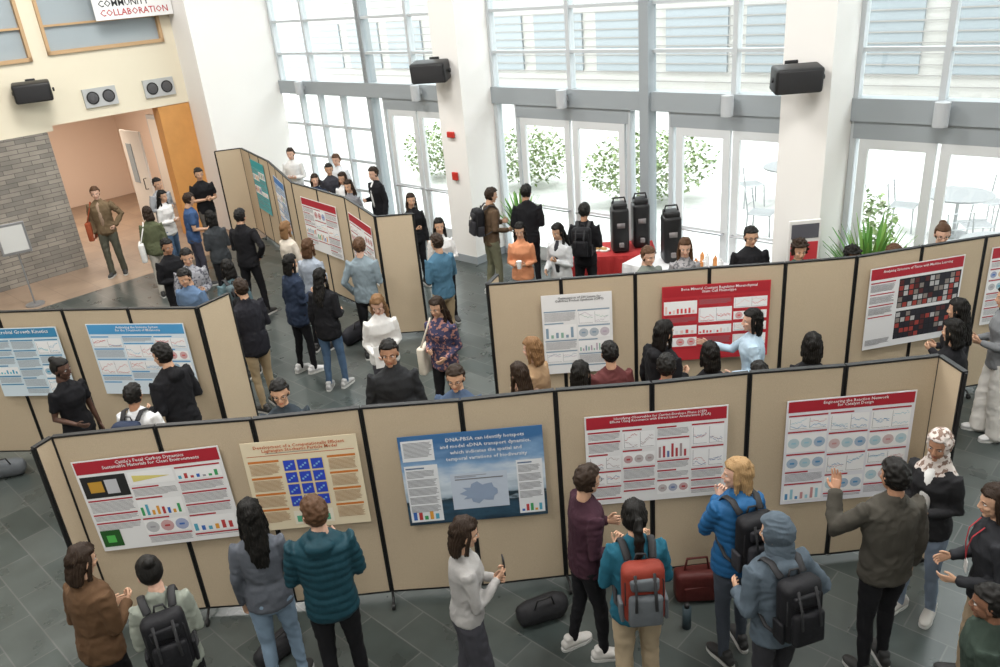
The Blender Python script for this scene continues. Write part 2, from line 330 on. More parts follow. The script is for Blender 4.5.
# ------------------------------------------------------------------ room
P0=V((-5.83,20.5,0)); RM=Matrix.Translation(P0)@Matrix.Rotation(math.radians(-44.4),4,'Z')
def room(b,name,mats,smooth=False): return b.out(name,mats,smooth,None,RM)   # local x=s, y=-t
def brick_floor(name,c1,c2,mortar,scale,w,hh,rough):
    m=bpy.data.materials.new(name); m.use_nodes=True; nt=m.node_tree; b=nt.nodes['Principled BSDF']
    tc=nt.nodes.new('ShaderNodeTexCoord'); br=nt.nodes.new('ShaderNodeTexBrick'); br.inputs['Scale'].default_value=scale
    br.inputs['Color1'].default_value=(*c1,1); br.inputs['Color2'].default_value=(*c2,1); br.inputs['Mortar'].default_value=(*mortar,1)
    br.inputs['Mortar Size'].default_value=.006; br.inputs['Brick Width'].default_value=w; br.inputs['Row Height'].default_value=hh
    nt.links.new(tc.outputs['Object'],br.inputs['Vector'])
    n=nt.nodes.new('ShaderNodeTexNoise'); n.inputs['Scale'].default_value=3; n.inputs['Detail'].default_value=6; nt.links.new(tc.outputs['Object'],n.inputs['Vector'])
    mx=nt.nodes.new('ShaderNodeMixRGB'); mx.blend_type='MULTIPLY'; mx.inputs[0].default_value=1
    r=nt.nodes.new('ShaderNodeMapRange'); r.inputs['To Min'].default_value=.65; r.inputs['To Max'].default_value=1.35
    nt.links.new(n.outputs['Fac'],r.inputs['Value']); nt.links.new(br.outputs['Color'],mx.inputs[1]); nt.links.new(r.outputs[0],mx.inputs[2]); nt.links.new(mx.outputs[0],b.inputs['Base Color'])
    r2=nt.nodes.new('ShaderNodeMapRange'); r2.inputs['To Min'].default_value=rough-.12; r2.inputs['To Max'].default_value=rough+.15; nt.links.new(n.outputs['Fac'],r2.inputs['Value']); nt.links.new(r2.outputs[0],b.inputs['Roughness'])
    return m
SLATE=brick_floor('slate_tiles',(.040,.051,.048),(.070,.080,.075),(.10,.104,.10),1,.62,.31,.29)
TAN=brick_floor('tan_tiles',(.28,.20,.145),(.31,.225,.16),(.22,.16,.12),1,.6,.6,.5)
CREAM=mat('cream_paint',(.74,.68,.54),.8)
WALLW=mat('wall_white',(.80,.785,.76),.8)
FRAME=mat('window_frame',(.50,.53,.55),.45); BAND=mat('transom_metal',(.30,.33,.35),.5)
def glass():
    m=bpy.data.materials.new('glass'); m.use_nodes=True; nt=m.node_tree; nt.nodes.clear()
    o=nt.nodes.new('ShaderNodeOutputMaterial'); t=nt.nodes.new('ShaderNodeBsdfTransparent'); t.inputs[0].default_value=(.95,.97,.96,1)
    g=nt.nodes.new('ShaderNodeBsdfGlossy'); g.inputs['Roughness'].default_value=.03; x=nt.nodes.new('ShaderNodeMixShader'); x.inputs[0].default_value=.05
    nt.links.new(t.outputs[0],x.inputs[1]); nt.links.new(g.outputs[0],x.inputs[2]); nt.links.new(x.outputs[0],o.inputs[0]); return m
GLASS=glass()
b=B().box(3.0,-18,-.1,27,0,0); room(b,'floor',SLATE)
b=B().box(1.15,-18,-.1,3.0,0,0).box(-5,-8,-.1,1.15,-1,0); room(b,'floor_entry',TAN)
b=B().box(-5,-18,8,27,.3,8.2); room(b,'ceiling',WHITE)
b=B().box(.85,-18,0,27,-18.3,8); room(b,'wall_back',WALLW)
b=B().box(27,-18,0,27.3,.3,8); room(b,'wall_right',WALLW)
b=B(); S0,S1=.85,1.15
b.box(S0,-1.9,2.85,S1,.3,8).box(S0,-4.8,2.85,S1,-1.9,4.12)
b.box(S0,-2.15,4.12,S1,-1.9,8).box(S0,-4.8,4.12,S1,-4.5,8).box(S0,-4.5,5.7,S1,-2.15,8)
b.box(S0,-18,2.75,S1,-4.8,4.05).box(S0,-18,4.05,S1,-6.8,8).box(S0,-6.8,5.7,S1,-4.8,8)
room(b,'wall_left',CREAM)
b=B().box(S0,-18,0,S1-.02,-7.0,2.75); room(b,'wall_left_lower',CREAM)
m=brick_floor('stone_courses',(.30,.27,.23),(.19,.175,.155),(.11,.10,.09),1,.36,.085,.8)
nt=m.node_tree; tcn=[n for n in nt.nodes if n.type=='TEX_COORD'][0]
brn=[n for n in nt.nodes if n.type=='TEX_BRICK'][0]
cx=nt.nodes.new('ShaderNodeSeparateXYZ'); cb=nt.nodes.new('ShaderNodeCombineXYZ'); ad=nt.nodes.new('ShaderNodeMath')
nt.links.new(tcn.outputs['Object'],cx.inputs[0]); nt.links.new(cx.outputs[0],ad.inputs[0]); nt.links.new(cx.outputs[1],ad.inputs[1]); nt.links.new(ad.outputs[0],cb.inputs[0]); nt.links.new(cx.outputs[2],cb.inputs[1]); nt.links.new(cb.outputs[0],brn.inputs['Vector'])
b=B().box(.55,-7.0,0,1.25,-4.95,2.75); room(b,'stone_pillar',m)
WOOD=mat('orange_wood',(.62,.30,.09),.5,kind='n',scale=4,bump=.05)
b=B().box(.86,-2.62,0,1.14,-1.91,2.84); room(b,'wood_panel',WOOD)
WFR=mat('wood_frame',(.50,.33,.18),.5)
for i,(a,c) in enumerate(((2.15,4.5),(4.8,6.8))):
    z0=4.12 if i==0 else 4.05
    b=B()
    for q in((a,a+.06),(c-.06,c)): b.box(1.05,-q[1],z0,1.2,-q[0],5.7)
    b.box(1.05,-c,z0,1.2,-a,z0+.07).box(1.05,-c,5.6,1.2,-a,5.7); b.box(1.1,-c,z0,1.11,-a,5.7,1)
    b.box(1.05,-c,4.62,1.17,-a,4.66)
    room(b,'window_%d'%(20+i),[WFR,mat('dim_glass',(.34,.39,.42),.2)])
PINK=mat('vestibule_paint',(.72,.58,.48),.8)
b=B().box(-5,-8,0,-4.8,-1,3).box(-4.8,-1.2,0,.85,-1,3).box(-4.8,-8,0,.55,-7.8,3).box(-4.8,-8,3,.85,-1,3.1); room(b,'wall_vestibule',PINK)
b=B()
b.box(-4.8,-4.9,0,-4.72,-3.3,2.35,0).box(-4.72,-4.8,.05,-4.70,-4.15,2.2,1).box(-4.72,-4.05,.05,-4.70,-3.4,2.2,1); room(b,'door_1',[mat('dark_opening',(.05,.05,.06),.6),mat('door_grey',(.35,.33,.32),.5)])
b=B().box(-2.6,-1.28,0,-1.5,-1.2,2.3,0).box(-2.5,-1.31,.05,-1.6,-1.28,2.2,1); room(b,'door_2',[FRAME,mat('door_cream',(.72,.68,.62),.5)])
b=B().add(rbox(-.3,-2.75,1.2,1.0,.05,2.2,.01,1)).add(tube([(.05,-2.80,1.0),(.05,-2.86,1.0),(.05,-2.86,1.25),(.05,-2.80,1.25)],[.012]*4,8),1); b.box(-.6,-2.79,1.1,-.35,-2.77,2.0,2); room(b,'door_3',[mat('door_cream',(.72,.68,.62),.5),BLACKP,mat('dim_glass',(.34,.39,.42),.2)])
b=B().add(rbox(-.3,-4.72,1.2,1.0,.05,2.2,.01,1)).box(-.6,-4.70,1.1,-.35,-4.68,2.0,1); room(b,'door_4',[mat('door_cream2',(.62,.52,.44),.5),mat('dim_glass',(.34,.39,.42),.2)])
b=B().box(1.15,-1.9,0,1.9,0,8); room(b,'column_corner',WALLW)
for s0 in(7.92,14.12,20.4,):
    b=B().box(s0,-.78,0,s0+.60,.1,8).box(s0-.012,-.792,0,s0+.612,.1,.14,1); room(b,'column',[WALLW,BAND])
# window wall framing
b=B()
def vpost(s,z0,z1,w=.07,d=.12,mi=0): b.box(s-w/2,-.02,z0,s+w/2,d,z1,mi)
b.box(1.9,-.06,2.77,27,.22,3.05,1); b.box(1.9,-.02,0,27,.15,.10,1); 
for z in(3.62,4.28,4.95,5.7,6.4,7.2): b.box(1.9,0,z-.025,27,.10,z+.025)
b.box(1.9,0,7.8,27,.2,8)
for s in(1.95,3.15,5.04,6.45,7.88,8.54,10.23,13.09,14.08,14.74,15.73,17.2,18.2,19.2,20.3,21.1,22.5,24,25.5): vpost(s,3.05,8)
vpost(5.04,0,8,.14,.2,1); 
b.box(11.62,-.12,0,11.78,.1,8,1); b.box(17.7,-.12,0,17.86,.1,8,1)
for z in(.75,1.4,2.1): b.box(1.9,0,z-.03,5.04,.10,z+.03)
for s in(2.6,3.3,4.1): vpost(s,.1,2.77,.06)
for s in(8.56,9.05,11.35,12.1,14.76,16.75,18.4,5.5,7.4): vpost(s,0,2.77,.07,.12)
b.box(1.9,.04,.1,27,.05,8,2)
room(b,'window_1',[FRAME,BAND,GLASS])
def gdoor(n,s0,s1):
    d=B(); z1=2.55; w=.11
    d.box(s0,-.03,.02,s0+w,.03,z1).box(s1-w,-.03,.02,s1,.03,z1).box(s0+w,-.03,z1-.12,s1-w,.03,z1).box(s0+w,-.03,.02,s1-w,.03,.27)
    d.box(s0+w,-.02,1.0,s1-w,.01,1.06)
    d.add(tube([(s0+w*.5,-.03,1.03),(s0+w*.5,-.10,1.03),(s1-w*.5,-.10,1.03),(s1-w*.5,-.03,1.03)],[.016]*4,8,(0,0,1)),1)
    room(d,'door_%d'%n,[mat('door_frame_light',(.62,.64,.65),.45),mat('steel',(.5,.5,.52),.3,1)])
for i,(a,c) in enumerate(((5.6,6.45),(6.49,7.34),(9.12,10.20),(10.26,11.28),(12.2,13.07),(13.11,14.0),(14.85,15.75),(15.80,16.68))): gdoor(10+i,a,c)
b=B()
for a,c in((5.5,7.4),(9.05,11.35),(12.1,14.08),(14.76,16.75)): b.box(a,-.03,2.55,c,.1,2.77,0)
room(b,'trim_1',BAND)
for s in(2.9,6.7,10.2,13.1,15.8):
    b=B().add(cyl(s,-.20,2.78,3.06,.085,.085)).box(s-.03,-.16,2.88,s+.03,-.05,2.96); room(b,'wall_sconce',mat('sconce_grey',(.45,.47,.49),.4),)
def speaker(s,t,z,rot,k=1.0):
    b=B(); b.add(rbox(0,0,0,.56,.30,.30,.035)); b.add(rbox(0,-.155,0,.50,.02,.25,.008),1)
    b.add(tube([(0,.1,.02),(0,.26,.05)],[.03,.03],8)).add(rbox(0,.27,.05,.16,.03,.2,.01),1)
    for q in(-1,1): b.add(cyl(0,0,0,.03,.03),0,Matrix.Translation((q*.295,0,0))@Matrix.Rotation(math.pi/2,4,'Y'))
    b.out('wall_speaker',[BLACKP,mat('speaker_grille',(.03,.03,.032),.8,kind='n',scale=200)],True,None,RM@Matrix.Translation((s,-t,z))@Matrix.Rotation(math.radians(rot),4,'Z')@Matrix.Rotation(math.radians(8),4,'X')@Matrix.Scale(k,4))
speaker(8.12,1.06,3.44,28,1.1); speaker(14.42,1.06,3.42,40,.98); speaker(1.43,5.05,3.54,70,1.15)
for t0 in(2.5,3.75):
    b=B().box(1.15,-t0-.33,3.06,1.2,-t0+.33,3.42,0)
    for q in(-.16,.16):
        M=Matrix.Translation((1.2,-t0+q,3.24))@Matrix.Rotation(math.pi/2,4,'Y'); b.add(cyl(0,0,0,.012,.125),1,M); b.add(cyl(0,0,.012,.02,.10,.05),2,M)
    room(b,'wall_speaker_panel',[mat('panel_grey',(.45,.46,.46),.5),BLACKP,mat('cone',(.08,.08,.085),.5)])
b=B().add(rbox(8.2,-.82,1.62,.12,.05,.14,.01)).add(rbox(8.2,-.82,2.35,.16,.05,.10,.01)); room(b,'fire_alarm',mat('alarm_red',(.5,.03,.02),.5))
# ------------------------------------------------------------------ exterior
b=B().box(-20,.3,-.15,60,60,-.02); room(b,'terrace_ground',brick_floor('pavers',(.52,.52,.50),(.60,.60,.58),(.42,.42,.42),1,1.2,.6,.7))
b=B(); b.box(-25,17,0,60,24,13,0)
for z in(1.0,4.4,7.8):
    for k in range(26):
        x0=-24+k*3.2; b.box(x0,16.9,z,x0+2.5,17.02,z+2.2,1)
for k in range(40): b.box(-25,16.86,.3+k*.32,60,16.9,.34+k*.32,2)
room(b,'building_facade',[mat('facade',(.44,.43,.41),.8),mat('facade_glass',(.24,.27,.29),.3),mat('facade_line',(.24,.23,.22),.8)])
def leaves(name,c,r,n,cols,sz=.09,parent=None,flat=False):
    b=B()
    for i in range(n):
        while True:
            p=V((random.uniform(-1,1),random.uniform(-1,1),random.uniform(-1,1)))
            if p.length<1: break
        p=V((c[0]+p.x*r[0],c[1]+p.y*r[1],c[2]+p.z*r[2])); e=Matrix.Rotation(random.uniform(0,6.28),3,'Z')@Matrix.Rotation(random.uniform(-1,1),3,'X')
        s=sz*random.uniform(.6,1.3)
        b.add(([p+e@V(q) for q in((0,0,0),(-s*.35,s*.5,.01),(0,s,0),(s*.35,s*.5,.01))],[(0,1,2,3)]),random.randrange(len(cols)))
    return b.out(name,[mat('leaf',q,.6) for q in cols],False,parent)
def rw(s,t,z=0): return RM@V((s,-t,z))
GR=[(.16,.24,.08),(.24,.32,.13),(.30,.34,.20),(.12,.18,.07)]
for i,(s,t,r,hz) in enumerate(((5.6,-4.2,1.1,.75),(9.0,-4.2,1.5,.8),(2.6,-4,1.0,.7),(14.6,-1.6,.35,.75))):
    p=rw(s,t,hz); leaves('hedge_shrub',p,(r,min(r,.9),hz*.95),int(1500*r),GR,.11)
STEEL=mat('patio_metal',(.40,.41,.42),.4,.6)
def patio(s,t):
    p=rw(s,t); b=B().add(cyl(0,0,.70,.73,.55)).add(cyl(0,0,0,.70,.03)).add(cyl(0,0,0,.02,.25)); b.out('patio_table',STEEL,False,None,Matrix.Translation(p))
    for k in range(3):
        a=k*2.1+s; q=p+V((math.cos(a)*.85,math.sin(a)*.85,0)); b=B()
        for sx in(-.2,.2):
            for sy in(-.2,.2): b.add(tube([(sx*1.1,sy*1.1,0),(sx,sy,.45)],[.014]*2,6))
        b.add(rbox(0,0,.45,.44,.44,.02,.008,1))
        b.add(tube([(-.2,.2,.45),(-.2,.26,.85),(.2,.26,.85),(.2,.2,.45)],[.014]*4,6))
        for zz in(.6,.72): b.add(tube([(-.2,.23,zz),(.2,.23,zz)],[.008]*2,6))
        b.out('patio_chair',STEEL,False,None,Matrix.Translation(q)@Matrix.Rotation(a-math.pi/2,4,'Z'))
patio(16.2,-2.2); patio(18.6,-3.4); patio(15.0,-4.6); patio(13.0,-3.2); patio(11.6,-5.5)
# ------------------------------------------------------------------ display boards
FAB=mat('board_fabric',(.53,.43,.305),.95,kind='n',scale=160,bump=.15,spec=.1)
EDGE=mat('board_edge',(.012,.012,.012),.5)
def board(name,pts,H=1.88,sub=.77):
    E=empty(name); P=[V((p[0],p[1],0)) for p in pts]; Q=[P[0]]
    for a,c in zip(P[:-1],P[1:]):
        n=max(1,round((c-a).length/sub)); Q+=[a.lerp(c,i/n) for i in range(1,n+1)]
    b=B(); z0=.07
    for i,(a,c) in enumerate(zip(Q[:-1],Q[1:])):
        d=(c-a); L=d.length; d.normalize(); M=Matrix((d,V((0,0,1)).cross(d),V((0,0,1)))).transposed().to_4x4(); M.translation=a
        g=.006; b.box(g+.014,-.017,z0+.016,L-g-.014,.017,H-.016,0,M)
        for q in((g,z0,g+.014,H),(L-g-.014,z0,L-g,H)): b.box(q[0],-.021,q[1],q[2],.021,q[3],1,M)
        b.box(g+.014,-.021,H-.016,L-g-.014,.021,H,1,M).box(g+.014,-.021,z0,L-g-.014,.021,z0+.016,1,M)
    for i,p in enumerate(Q):
        b.add(cyl(p.x,p.y,z0,H-.01,.013,n=10),1)
        if i%2==0:
            for sy in(-1,1):
                b.add(tube([(p.x,p.y,.075),(p.x+.02,p.y+sy*.10,.075),(p.x+.02,p.y+sy*.14,.055)],[.011]*3,6),1)
                b.add(cyl(0,0,-.012,.012,.030,n=14),1,Matrix.Translation((p.x+.02,p.y+sy*.15,.030))@Matrix.Rotation(math.pi/2,4,'Y'))
    b.out('panels',[FAB,EDGE],False,E); return E
YF=5.41
fx=[-3.49,-2.70,-1.95,-1.12,-.35,.38,1.12,1.88,2.61,3.35]
board('display_partition',[(-3.56,5.24)]+[(x,YF+(.012 if i%2 else -.012)) for i,x in enumerate(fx)]+[(3.38,5.12)],sub=2)
board('display_partition',[(-7.1,8.62),(-6.3,8.50),(-5.52,8.39),(-4.74,8.27),(-3.96,8.12),(-3.17,7.95),(-2.93,8.32)],sub=2)
board('display_partition',[(-5.76,17.50),(-5.22,17.62),(-4.21,15.81),(-3.32,13.70),(-2.20,12.27),(-1.60,10.98),(-1.06,10.96)],sub=.8)
board('display_partition',[(.03,8.15),(-.09,7.86),(.68,7.83),(1.45,7.79),(2.22,7.77),(2.99,7.71),(3.72,7.70),(4.46,7.83),(5.2,7.95),(5.95,8.05),(6.7,8.3)],sub=2)
# ------------------------------------------------------------------ posters
INK=mat('ink_grey',(.20,.20,.22),.8)
def Cc(c): return mat('print',c,.6)
def text_vf(s,size,align='CENTER'):
    cu=bpy.data.curves.new('t','FONT'); cu.body=s; cu.size=size; cu.align_x=align; cu.resolution_u=1; cu.space_line=.85; cu.offset=size*.012
    o=bpy.data.objects.new('t',cu); COL.objects.link(o); dg=bpy.context.evaluated_depsgraph_get(); dg.update()
    me=bpy.data.meshes.new_from_object(o.evaluated_get(dg)); r=vf(me); bpy.data.objects.remove(o); return r
def landscape():
    m=bpy.data.materials.new('landscape_print'); m.use_nodes=True; nt=m.node_tree; b=nt.nodes['Principled BSDF']; b.inputs['Roughness'].default_value=.5
    tc=nt.nodes.new('ShaderNodeTexCoord'); sp=nt.nodes.new('ShaderNodeSeparateXYZ'); nt.links.new(tc.outputs['Object'],sp.inputs[0])
    n=nt.nodes.new('ShaderNodeTexNoise'); n.inputs['Scale'].default_value=3.5; n.inputs['Detail'].default_value=7
    mp=nt.nodes.new('ShaderNodeMapping'); mp.inputs['Scale'].default_value=(1,1,2.6); nt.links.new(tc.outputs['Object'],mp.inputs[0]); nt.links.new(mp.outputs[0],n.inputs['Vector'])
    ad=nt.nodes.new('ShaderNodeMath'); ad.operation='MULTIPLY_ADD'; ad.inputs[1].default_value=.5; nt.links.new(n.outputs['Fac'],ad.inputs[0]); nt.links.new(sp.outputs[2],ad.inputs[2])
    r=nt.nodes.new('ShaderNodeValToRGB'); e=r.color_ramp.elements; e[0].position=.22; e[0].color=(.012,.03,.05,1); e[1].position=1.0; e[1].color=(.05,.16,.36,1)
    for p_,c_ in((.36,(.03,.08,.13)),(.47,(.015,.03,.04)),(.51,(.36,.46,.55)),(.66,(.66,.74,.82)),(.82,(.22,.38,.60))):
        q=e.new(p_); q.color=(*c_,1)
    nt.links.new(ad.outputs[0],r.inputs[0]); nt.links.new(r.outputs[0],b.inputs['Base Color']); return m
def poster(p0,p1,dist,z0,w,h,bg=(.82,.82,.82),head=(.42,.02,.03),title='',tcol=(.85,.85,.85),sub='',seed=1,accent=None,cols=3,hh=.13,tilt=0,fig=.5,custom=None):
    rnd=random.Random(seed); a=V((p0[0],p0[1],0)); c=V((p1[0],p1[1],0)); d=(c-a).normalized(); nrm=V((d.y,-d.x,0))
    M=Matrix((d,-nrm,V((0,0,1)))).transposed().to_4x4(); M.translation=a+d*dist+nrm*.034+V((0,0,z0)); M=M@Matrix.Rotation(tilt,4,'Y')
    mats=[Cc(bg),Cc(head),INK,Cc(tcol)]; b=B()
    def mi(cx):
        m=Cc(cx)
        if m not in mats: mats.append(m)
        return mats.index(m)
    b.box(0,-.002,0,w,.002,h,0)
    def R(x0,z0_,x1,z1,m,l=1):
        y=-.002-l*.0012; b.add(([(x0,y,z0_),(x1,y,z0_),(x1,y,z1),(x0,y,z1)],[(0,1,2,3)]),m)
    def txt(s,size,x,z,m,align='CENTER'):
        b.add(text_vf(s,size,align),m,Matrix.Translation((x,-.0068,z))@Matrix.Rotation(math.pi/2,4,'X'))
    def lines(x0,x1,z,n,m=2,dz=.0115,th=.0045,l=2):
        for q in range(n): R(x0,z-th,x1-rnd.random()*.12*(x1-x0)*(4 if q==n-1 else 1),z,m,l); z-=dz
        return z
    pal=accent or [(.05,.15,.5),(.5,.05,.05),(.05,.35,.12),(.75,.35,.05),(.1,.4,.55),(.35,.35,.38)]
    H=h*hh
    if custom=='plume':
        T3=3; txt(title,.040,w/2,h-.06,T3)
        R(.03,h-.125,w-.03,h-.13,T3); lines(w*.2,w*.8,h-.105,1,2,.01,.004)
        blue=mi((.03,.07,.55)); yel=mi((.80,.62,.25)); org=mi((.62,.20,.04)); lt=mi((.86,.80,.66))
        for ci in range(3):
            for ri in range(4):
                x0=w*.335+ci*w*.12; zz=h*.26+ri*h*.135
                R(x0-.004,zz-.004,x0+w*.107,zz+h*.122,yel,1); R(x0,zz,x0+w*.10,zz+h*.115,blue,2)
                for q in range(3): R(x0+.015+q*.02,zz+.02+q*.016,x0+.03+q*.02,zz+.036+q*.016,mi((.25,.5,.75)),3)
        for (x0,x1) in((.03,w*.30),(w*.72,w-.03)):
            z=h-.17
            for k in range(4): R(x0,z-.02,x1,z,org,1); z=lines(x0+.005,x1,z-.032,9,mi((.40,.22,.10))); z-=.016
        for ci in range(3): R(w*.33+ci*w*.125,.04,w*.33+ci*w*.125+w*.1,.17,lt,1); R(w*.33+ci*w*.125+.02,.06,w*.33+ci*w*.125+w*.07,.12,mi((.1,.4,.25)),2)
    elif custom=='dna':
        mats[0]=landscape(); wh=mi((.80,.82,.84)); dk=mi((.10,.16,.28))
        for i,s_ in enumerate(title.split('\n')): txt(s_,.046,w*.60,h-.075-i*.058,3)
        for (x0,x1,zt,n) in((.02,w*.25,h-.27,0),(w*.80,w-.02,h-.30,0)):
            R(x0,.03,x1,zt,wh,1); z=zt-.02
            R(x0+.01,z-.012,x0+(x1-x0)*.6,z,dk,2); z-=.03
            while z>.16: z=lines(x0+.012,x1-.012,z,6,2)-.014
            for q in range(5): R(x0+.02+q*(x1-x0)*.17,.05,x0+.02+q*(x1-x0)*.17+(x1-x0)*.11,.05+rnd.uniform(.02,.08),mi(pal[q]),2)
        R(.02,h-.23,w*.24,h-.04,wh,1); lines(.035,w*.23,h-.06,12)
        R(w*.33,.12,w*.73,.46,mi((.55,.62,.72)),1)
        cxx,czz=w*.53,.27; N=22; pts=[(cxx+.14*math.cos(k/N*6.283)*(1+.2*math.sin(3*k)),-.0046,czz+.09*math.sin(k/N*6.283)*(1+.25*math.cos(2*k))) for k in range(N)]
        b.add((pts,[tuple(range(N))]),mi((.30,.38,.52))); R(w*.36,.40,w*.70,.41,2,2); lines(w*.36,w*.60,.44,2)
    elif custom=='heat':
        R(.012,h-H-.01,w-.012,h-.01,1); txt(title,.038,w/2,h-.06,3)
        z=h-H-.04; R(.02,z-.014,w*.28,z,1); 
        for k in range(3): z=lines(.022,w*.28,z-.03,7)-.02; R(.022,z-.012,w*.28,z,1)
        z=h-H-.04
        for gy,(zz0,zz1) in enumerate(((h*.47,z),(h*.08,h*.43))):
            R(w*.32,zz0,w-.02,zz1,mi((.015,.015,.02)),1); nx,nz=12,5
            for ix in range(nx):
                for iz in range(nz):
                    dx=(w*.68-.03)/nx; dz=(zz1-zz0-.01)/nz; x0=w*.32+.006+ix*dx; q0=zz0+.006+iz*dz
                    cc=rnd.choice(((.02,.02,.03),(.02,.02,.03),(.10,.02,.02),(.25,.22,.2),(.35,.05,.04),(.5,.5,.5))); R(x0,q0,x0+dx*.8,q0+dz*.8,mi(cc),2)
        lines(.022,w*.28,h*.12,6)
    else:
        if head!=bg: R(.012,h-H-.01,w-.012,h-.01,1)
        ln=title.count('\n')+1
        if title:
            sz=min(H*.62/ln*1.2,w*1.75/max(len(q) for q in title.split('\n'))*.95); txt(title,sz,w/2+.03,h-.01-H*.10-sz*.75,3)
        cw=(w-.03)/cols
        for k in range(cols):
            x0=.02+k*cw; x1=x0+cw-.018; z=h-H-.035
            if custom=='photo1' and k==0:
                R(x0,z-.20,x1,z,mi((.02,.02,.02)),1); R(x0+.05,z-.15,x0+.16,z-.05,mi((.55,.30,.04)),2); R(x0+.18,z-.17,x0+.28,z-.04,mi((.55,.55,.58)),2); z-=.22
                R(x0,.04,x0+.16,.20,mi((.02,.10,.02)),2); R(x0+.04,.08,x0+.11,.15,mi((.1,.5,.1)),3)
            if custom=='photo1' and k==1:
                R(x0,z-.12,x1,z,mi((.9,.9,.9)),1); b.add(([(x0+.03,-.0045,z-.03),(x0+.03,-.0045,z-.09),(x1-.03,-.0045,z-.06)],[(0,1,2)]),mi((.75,.65,.2))); z-=.14
            while z>.05:
                if custom=='photo1' and k==0 and z<.26: break
                kind=rnd.random()
                R(x0,z-.014,x0+(x1-x0)*rnd.choice((1,1,.6)),z,1 if head!=bg else mi(pal[0]),1) ; z-=.024
                if kind<fig:
                    nl=rnd.randint(4,9)
                    for q in range(nl):
                        if z<.04: break
                        R(x0+.004,z-.0036,x1-.004-rnd.random()*(.25*cw if q==nl-1 else .04*cw),z,2,1); z-=.0112
                    z-=.012
                else:
                    fh=rnd.uniform(.09,.17)
                    if z-fh<.03: break
                    R(x0,z-fh,x1,z,mi((.90,.90,.90)),1); t=rnd.random()
                    if t<.15:
                        nb=rnd.randint(6,11)
                        for q in range(nb): xx=x0+.012+q*(x1-x0-.02)/nb; R(xx,z-fh+.012,xx+(x1-x0)/nb*.5,z-fh+.012+rnd.uniform(.2,.85)*(fh-.02),mi(pal[rnd.randrange(len(pal))]),2)
                    elif t<.45:
                        for cxn in range(3):
                            rr=min((x1-x0)/6-.006,fh*.42); ccx=x0+(cxn+.5)*(x1-x0)/3; ccz=z-fh/2; cc=pal[rnd.randrange(len(pal))]
                            b.add(([(ccx+rr*math.cos(q/14*6.283),-.0045,ccz+rr*math.sin(q/14*6.283)) for q in range(14)],[tuple(range(14))]),mi([.5*q+.35 for q in cc]))
                            R(ccx-rr*.4,ccz-.008,ccx+rr*.4,ccz+.008,mi(cc),3)
                    else:
                        for pl in range(2):
                            xo=x0+pl*(x1-x0)/2; xe=xo+(x1-x0)/2
                            R(xo+.012,z-fh+.01,xe-.008,z-fh+.0125,2,2); R(xo+.012,z-fh+.01,xo+.0145,z-.008,2,2)
                            for cv in range(2):
                                mm=mi(pal[rnd.randrange(len(pal))]); zz=z-fh*rnd.uniform(.3,.8)
                                for q in range(12):
                                    xx=xo+.016+q*(xe-xo-.03)/12; zz=cl(zz+rnd.uniform(-.35,.35)*fh*.3,z-fh+.015,z-.015); R(xx,zz,xx+(xe-xo)/11,zz+.0035,mm,2)
                    z-=fh+.014
    b.out('research_poster',mats,False,None,M)
F0,F1=(-3.49,YF-.012),(3.35,YF-.012)
RED=(.42,.02,.035)
poster(F0,F1,.12,.79,1.15,.86,head=RED,title='Cattle\'s Fecal Carbon Dynamics\nSustainable Materials for Clean Environments',seed=4,tilt=-.03,custom='photo1')
poster(F0,F1,1.41,.85,.90,.83,bg=(.80,.70,.50),head=(.80,.70,.50),title='Development of a Computationally Efficient\nLagrangian Stochastic Particle Model',tcol=(.55,.10,.02),seed=12,custom='plume')
poster(F0,F1,2.62,.77,1.13,.84,bg=(.1,.2,.35),title='DNA-PBSA can identify hotspots\nand model eDNA transport dynamics,\nwhich indicates the spatial and\ntemporal variations of biodiversity',seed=5,custom='dna')
poster(F0,F1,4.08,.81,1.12,.83,head=RED,title='Identifying Observables for Carrier-Envelope Phase (CEP)\nEffects Using Resonance with Direct Laser Acceleration (DLA)',seed=8,cols=4,accent=[(.45,.05,.06),(.15,.2,.4),(.4,.3,.3)])
poster(F0,F1,5.66,.65,1.01,.97,bg=(.80,.80,.84),head=RED,title='Engineering the Reaction Network\nfor Catalyst Design',seed=22,cols=3,hh=.10,fig=.25,accent=[(.1,.3,.55),(.35,.6,.7),(.6,.3,.3)])
poster((-6.3,8.47),(-4.74,8.24),.55,.85,.92,.85,head=(.05,.25,.45),title='Microbial Growth Kinetics',seed=31,bg=(.66,.76,.82),accent=[(.05,.35,.55),(.1,.5,.6)])
poster((-4.74,8.25),(-3.17,7.93),.26,.86,1.17,.86,head=(.08,.33,.62),title='Activating the Immune System\nfor the Treatment of Melanoma',bg=(.70,.79,.86),seed=33,accent=[(.05,.35,.6),(.6,.1,.1)])
poster((-.09,7.84),(1.45,7.77),.55,.80,.74,.92,head=(.82,.82,.82),bg=(.82,.82,.82),title='Optimization of S30 Lysate for\nCell-Free Protein Synthesis (CFPS)',tcol=(.03,.03,.04),seed=35,cols=2,hh=.16,fig=.6,accent=[(.25,.35,.45),(.3,.5,.4),(.5,.4,.5)])
poster((1.45,7.77),(2.99,7.69),.27,.86,1.12,.86,bg=(.50,.03,.04),head=(.42,.02,.03),title='Bone Mineral Content Regulates Mesenchymal\nStem Cell Phenotype',seed=38,cols=3,fig=.15,accent=[(.8,.8,.8),(.85,.6,.55),(.7,.1,.1)])
poster((3.72,7.68),(5.2,7.93),.15,.80,1.1,.93,bg=(.80,.80,.81),head=RED,title='Analyzing Structure of Tissue with Machine Learning',seed=39,custom='heat')
poster((5.2,7.95),(5.95,8.05),.08,.85,.62,.9,head=RED,seed=41,cols=2)
